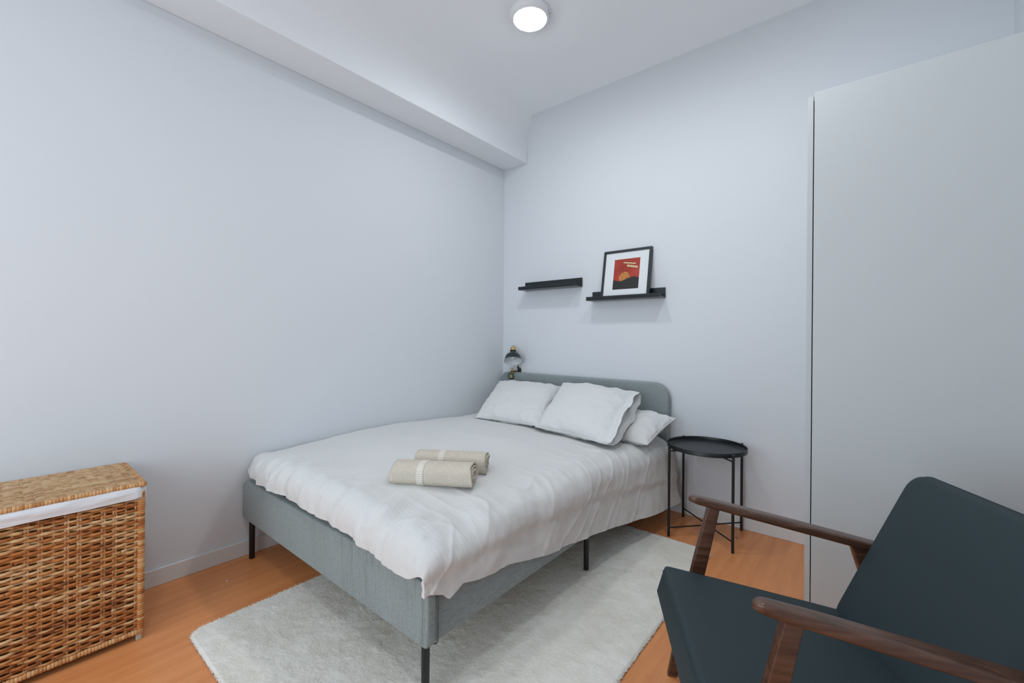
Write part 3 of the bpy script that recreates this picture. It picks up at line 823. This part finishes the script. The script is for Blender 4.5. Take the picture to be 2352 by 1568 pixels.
for x, y in ((BXF - .012, BY1 - .014), (BXF - .012, BY0 + .014), (BXB + .012, BY1 - .014), (BXB + .012, BY0 + .014)):
    link('foot', box(bmesh.new(), (x - .009, y - .008, 0), (x + .009, y + .008, BZ0 + .004), .002, 1), FELT, t, world=True)
# liner folded over the rim
def liner(u, v_):
    per = [(BXF + .003, BY0 - .002), (BXF + .003, BY1 - .016), (BXF - .02, BY1 + .001), (BXB, BY1 + .001), (BXB - .001, BY0 - .002), (BXF + .003, BY0 - .002)]
    ls_ = [0]
    for a, b in zip(per, per[1:]): ls_.append(ls_[-1] + math.hypot(b[0] - a[0], b[1] - a[1]))
    s = u * ls_[-1]; x = float(np.interp(s, ls_, [p[0] for p in per])); y = float(np.interp(s, ls_, [p[1] for p in per]))
    cx, cy = (BXF + BXB) / 2, (BY0 + BY1) / 2
    z = .519 + v_ * .040
    bul = .0015 + .0045 * math.sin(v_ * PI) + .004 * fbm(s * 9, v_ * 2.5, 1, 3) * sstep(.1, .5, v_) + (.0015 if v_ < .14 else 0)
    dx, dy = x - cx, y - cy
    if abs(dx) / (BXF - cx) > abs(dy) / (BY1 - cy): x += math.copysign(bul, dx)
    else: y += math.copysign(bul, dy)
    return (x, y, z + .0015 * fbm(s * 6, 0, 3, 2))
bm = grid_bm(liner, 220, 10)
o = link('cloth_liner', bm, LINER, t, True, world=True); md = o.modifiers.new('s', 'SOLIDIFY'); md.thickness = .003; md.offset = 0
bm = bmesh.new(); tube(bm, [liner(k / 110, 0) for k in range(110)], .0030, 6, closed=True)
link('liner_hem', bm, LINER, t, True, world=True)
# lid
LZ0, LZ1 = .556, .572
lx0, lx1, ly0, ly1 = BXB - .004, BXF + .006, BY0 - .004, BY1 + .005
lidc = bmesh.new()
box(lidc, (lx0 + .012, ly0 + .012, LZ0 + .001), (lx1 - .012, ly1 - .012, LZ0 + .006)); 
lid = link('lid', lidc, WICKIN, t, world=True)
def sub(name, bm, m):
    bmesh.ops.translate(bm, vec=-Vector(t.location), verts=bm.verts)
    o = link(name, bm, m, lid, True); return o
bm = bmesh.new(); rows = 42
for k in range(rows):
    x = lx0 + .016 + (lx1 - lx0 - .032) * k / (rows - 1); n = int((ly1 - ly0 - .03) / .008); pts = []
    for i in range(n + 1):
        y = ly0 + .012 + (ly1 - ly0 - .024) * i / n
        pts.append((x + .0025 * math.sin(PI * y / .046 + (k % 2) * .4 + 2 * noise.noise(Vector((x * 8, y * 8, 0)))), y, LZ1 - .005 + .0036 * math.sin(PI * y / .0225 + (k % 2) * PI)))
    i = 0
    while i < n:
        e_ = min(n, i + random.randint(12, 30)); e_ = n if n - e_ < 6 else e_
        tube(bm, pts[i:e_ + 1], .0042, 5, squash=(.75, 1), upv=(0, 0, 1)); i = e_
sub('woven_top', bm, WICKLID)
bm = bmesh.new(); y = ly0 + .02
while y < ly1 - .012:
    tube(bm, [(lx0 + .01, y, LZ1 - .006), (lx1 - .01, y, LZ1 - .006)], .003, 6); y += .0225
sub('lid_ribs', bm, WICKLID)
bm = bmesh.new(); c = [(lx1 - .008, ly0 + .008), (lx1 - .008, ly1 - .008), (lx0 + .008, ly1 - .008), (lx0 + .008, ly0 + .008)]
for i in range(4): bound_edge(bm, (*c[i], (LZ0 + LZ1) / 2), (*c[(i + 1) % 4], (LZ0 + LZ1) / 2), .0092)
sub('lid_rim', bm, WICKBIND)

# ------------------------------------------------------------------ armchair (local x = forward, y = left arm side, z = up)
A = Vector((1.983, -1.344, 0)); B = Vector((2.261, -1.849, 0)); O = (A + B) / 2
Fd = Vector((-.876, -.482, 0)); rotc = math.atan2(Fd.y, Fd.x)
t = thing('armchair', 'charcoal upholstered armchair with dark wooden arms and legs', 'armchair', O, rotc)
HW = .288      # half distance between the arms; the arm nearer the camera is at local y = +HW
def swept(bm, path, sec):
    """path: (x, z, half width, half height, dy); rounded rectangular section, in local space"""
    rings = []
    for (x, z, y, hw, hh, ex) in path:
        ring = []
        for k in range(32):
            a = 2 * PI * k / 32; c_, s_ = math.cos(a), math.sin(a)
            ring.append((x, y + math.copysign(abs(c_) ** ex, c_) * hw, z + math.copysign(abs(s_) ** ex, s_) * hh))
        rings.append([bm.verts.new(p) for p in ring])
    for P_, Q_ in zip(rings, rings[1:]):
        for k in range(32): bm.faces.new((P_[k], P_[(k + 1) % 32], Q_[(k + 1) % 32], Q_[k]))
    bm.faces.new(rings[0]); bm.faces.new(rings[-1][::-1])
    bmesh.ops.recalc_face_normals(bm, faces=bm.faces); return bm
def arm_path(y, sgn):
    P_ = []
    for k in range(0, 7):   # rounded front tip
        a = k / 6 * PI / 2; P_.append((.022 - .022 * math.sin(a) , .0, 0, math.cos(PI / 2 - a), 0))
    pts = []
    for k in range(15):
        a = 1 - math.cos(k / 14 * PI / 2); a = max(.0015, a); f = math.sqrt(1 - (1 - a) ** 2)
        pts.append((.016 - .034 * a, .0200 * f, .0125 * (.25 + .75 * f ** .8)))
    pts += [(-.08, .0235, .0130), (-.16, .0255, .0132), (-.26, .0275, .0132), (-.36, .029, .0132), (-.46, .029, .0132), (-.54, .027, .0130), (-.565, .022, .011), (-.572, .012, .006)]
    out = []
    for (x, hw, hh) in pts:
        zc = .583 - .205 * max(0, -x) ** 1.02
        out.append((x, zc, y, hw, hh, .50))
    return out
def beam_bar(bm, p, q, w0, w1, d0, d1, mid=None, bevel=.004):
    """leg from p to q (local x,z) at y: w along x, d across y"""
    (x0, y0, z0), (x1, y1, z1) = p, q
    rings = []
    n = 8
    for k in range(n + 1):
        f = k / n; w_ = w0 + (w1 - w0) * f + (mid or 0) * math.sin(PI * f); dd = d0 + (d1 - d0) * f
        cx, cy, cz = x0 + (x1 - x0) * f, y0 + (y1 - y0) * f, z0 + (z1 - z0) * f
        ring = []
        for u, v_ in round_rect(-w_ / 2, w_ / 2, -dd / 2, dd / 2, (bevel,) * 4, 3): ring.append(bm.verts.new((cx + u, cy + v_, cz)))
        rings.append(ring)
    m_ = len(rings[0])
    for P_, Q_ in zip(rings, rings[1:]):
        for k in range(m_): bm.faces.new((P_[k], P_[(k + 1) % m_], Q_[(k + 1) % m_], Q_[k]))
    bm.faces.new(rings[0]); bm.faces.new(rings[-1][::-1]); bmesh.ops.recalc_face_normals(bm, faces=bm.faces); return bm
for sgn in (1, -1):
    y = sgn * HW
    link('armrest', swept(bmesh.new(), arm_path(y, sgn), None), WOOD, t, True, angle=60)
    yl = sgn * (HW - .006)
    link('leg', beam_bar(bmesh.new(), (-.060, yl, .568), (.064, yl, 0), .036, .030, .026, .022, .010), WOOD, t, True, angle=40)
    link('leg', beam_bar(bmesh.new(), (-.485, yl, .476), (-.615, yl, 0), .060, .030, .026, .022, .0), WOOD, t, True, angle=40)
    bm = bmesh.new(); P_ = [(.0, .262), (.0, .300), (-.50, .215), (-.52, .170)]
    prism(bm, [(a, b) for a, b in P_], 'y', sgn * (HW - .034), sgn * (HW - .019), .003, 2)
    link('side_rail', bm, WOOD, t, True, angle=40)
for (x, z) in ((-.03, .262), (-.50, .190)):
    bm = box(bmesh.new(), (x - .012, -(HW - .034), z - .022), (x + .012, HW - .034, z + .022), .003, 2)
    link('cross_rail', bm, WOOD, t, True, angle=40)
def cushion(name, f_top, th, nrm, u0, u1, half, cr, puff, taper=0.0, fwd_shift=0.0):
    """rounded slab: f_top(u) -> (x,z) on the upper face, nrm its outward direction, u along, width 2*half"""
    NU, NV = 60, 50; bm = bmesh.new(); G = []
    nx, nz = nrm
    for side in (0, 1):
        g = []
        for i in range(NU + 1):
            row = []
            for j in range(NV + 1):
                a = -1 + 2 * i / NU; b = -1 + 2 * j / NV
                a = math.copysign(abs(a) ** .75, a) if a else 0; b = math.copysign(abs(b) ** .75, b) if b else 0
                # square -> rounded rectangle
                lu = (u1 - u0) / 2; X_ = a * lu; Y_ = b * half
                ex_, ey_ = abs(X_) - (lu - cr), abs(Y_) - (half - cr)
                if ex_ > 0 and ey_ > 0:
                    m_ = max(ex_, ey_); h_ = math.hypot(ex_, ey_)
                    k_ = m_ / h_; X_ = math.copysign(lu - cr + ex_ * k_, X_); Y_ = math.copysign(half - cr + ey_ * k_, Y_)
                ed = min(lu - abs(X_), half - abs(Y_))
                if ex_ > 0 and ey_ > 0: ed = cr - math.hypot(ex_ * k_, ey_ * k_)
                ed = max(0, ed); rd = .018
                rnd = (rd - math.sqrt(max(0, rd * rd - (rd - min(rd, ed)) ** 2))) if ed < rd else 0
                x, z = f_top(u0 + lu + X_)
                pf = puff * (1 - (X_ / lu) ** 4) * (1 - (Y_ / half) ** 4)
                if side == 0: d_ = pf - rnd
                else: d_ = -th + rnd
                sh = fwd_shift if side else 0
                yy = Y_ * (1 - (taper * rnd / rd if side else 0))
                row.append(bm.verts.new((x + nx * d_ + sh, yy, z + nz * d_)))
            g.append(row)
        G.append(g)
        for i in range(NU):
            for j in range(NV):
                f = [g[i][j], g[i + 1][j], g[i + 1][j + 1], g[i][j + 1]]; bm.faces.new(f if side else f[::-1])
    ring = lambda g: [g[i][0] for i in range(NU)] + [g[NU][j] for j in range(NV)] + [g[i][NV] for i in range(NU, 0, -1)] + [g[0][j] for j in range(NV, 0, -1)]
    Ra, Rb = ring(G[0]), ring(G[1]); n = len(Ra)
    for k in range(n): bm.faces.new((Ra[k], Ra[(k + 1) % n], Rb[(k + 1) % n], Rb[k]))
    seam = [Vector(v_.co) for v_ in Ra]
    bmesh.ops.recalc_face_normals(bm, faces=bm.faces)
    o = link(name, bm, UPH, t, True, angle=55)
    return o, seam
# seat: falls towards the back
sl = math.atan2(.375 - .288, .50)
def seat_f(u): return (.106 - u, .379 - .080 * (u / .5) ** 1.0 - .006 * math.sin(PI * min(1, u / .12)) * 0)
so, seam1 = cushion('seat', seat_f, .100, (math.sin(sl) * .9, math.cos(sl)), 0, .545, .255, .026, .010, fwd_shift=.028)
bl = math.atan2(.66 - .30, .57 - .40)
def back_f(u): return (-.379 - u * math.cos(bl), .262 + u * math.sin(bl) + 0)
bo, seam2 = cushion('backrest', back_f, .075, (math.sin(bl), math.cos(bl)), 0, .517, .255, .060, .012)
for o_, seam, (nx, nz) in ((so, seam1, (math.sin(sl), math.cos(sl))), (bo, seam2, (math.sin(bl), math.cos(bl)))):
    bm = bmesh.new(); tube(bm, seam, .0016, 6, closed=True)
    link('seam', bm, UPH, o_, True)

# ------------------------------------------------------------------ specks on the floor
def crumb(label, p, r, m, seed):
    bm = bmesh.new(); bmesh.ops.create_icosphere(bm, subdivisions=2, radius=r)
    for q in bm.verts: q.co *= 1 + .5 * noise.noise(q.co * (1.5 / r) + Vector((seed, 0, 0))); q.co.z = max(q.co.z * .6, -r * .25)
    zmin = min(q.co.z for q in bm.verts)
    bmesh.ops.translate(bm, vec=(0, 0, -zmin), verts=bm.verts)
    o = link('floor_crumb', bm, m, None, True); o.location = p; tag(o, label, 'crumb')
crumb('tiny grey crumb on the floor by the back baseboard, right of the tray table', (1.867, -.160, 0), .0060, mat('grey_lint', (.16, .15, .15), .9), 1)
crumb('tiny white crumb on the floor between the laundry basket and the bed', (.200, -2.135, 0), .0038, LINER, 4)
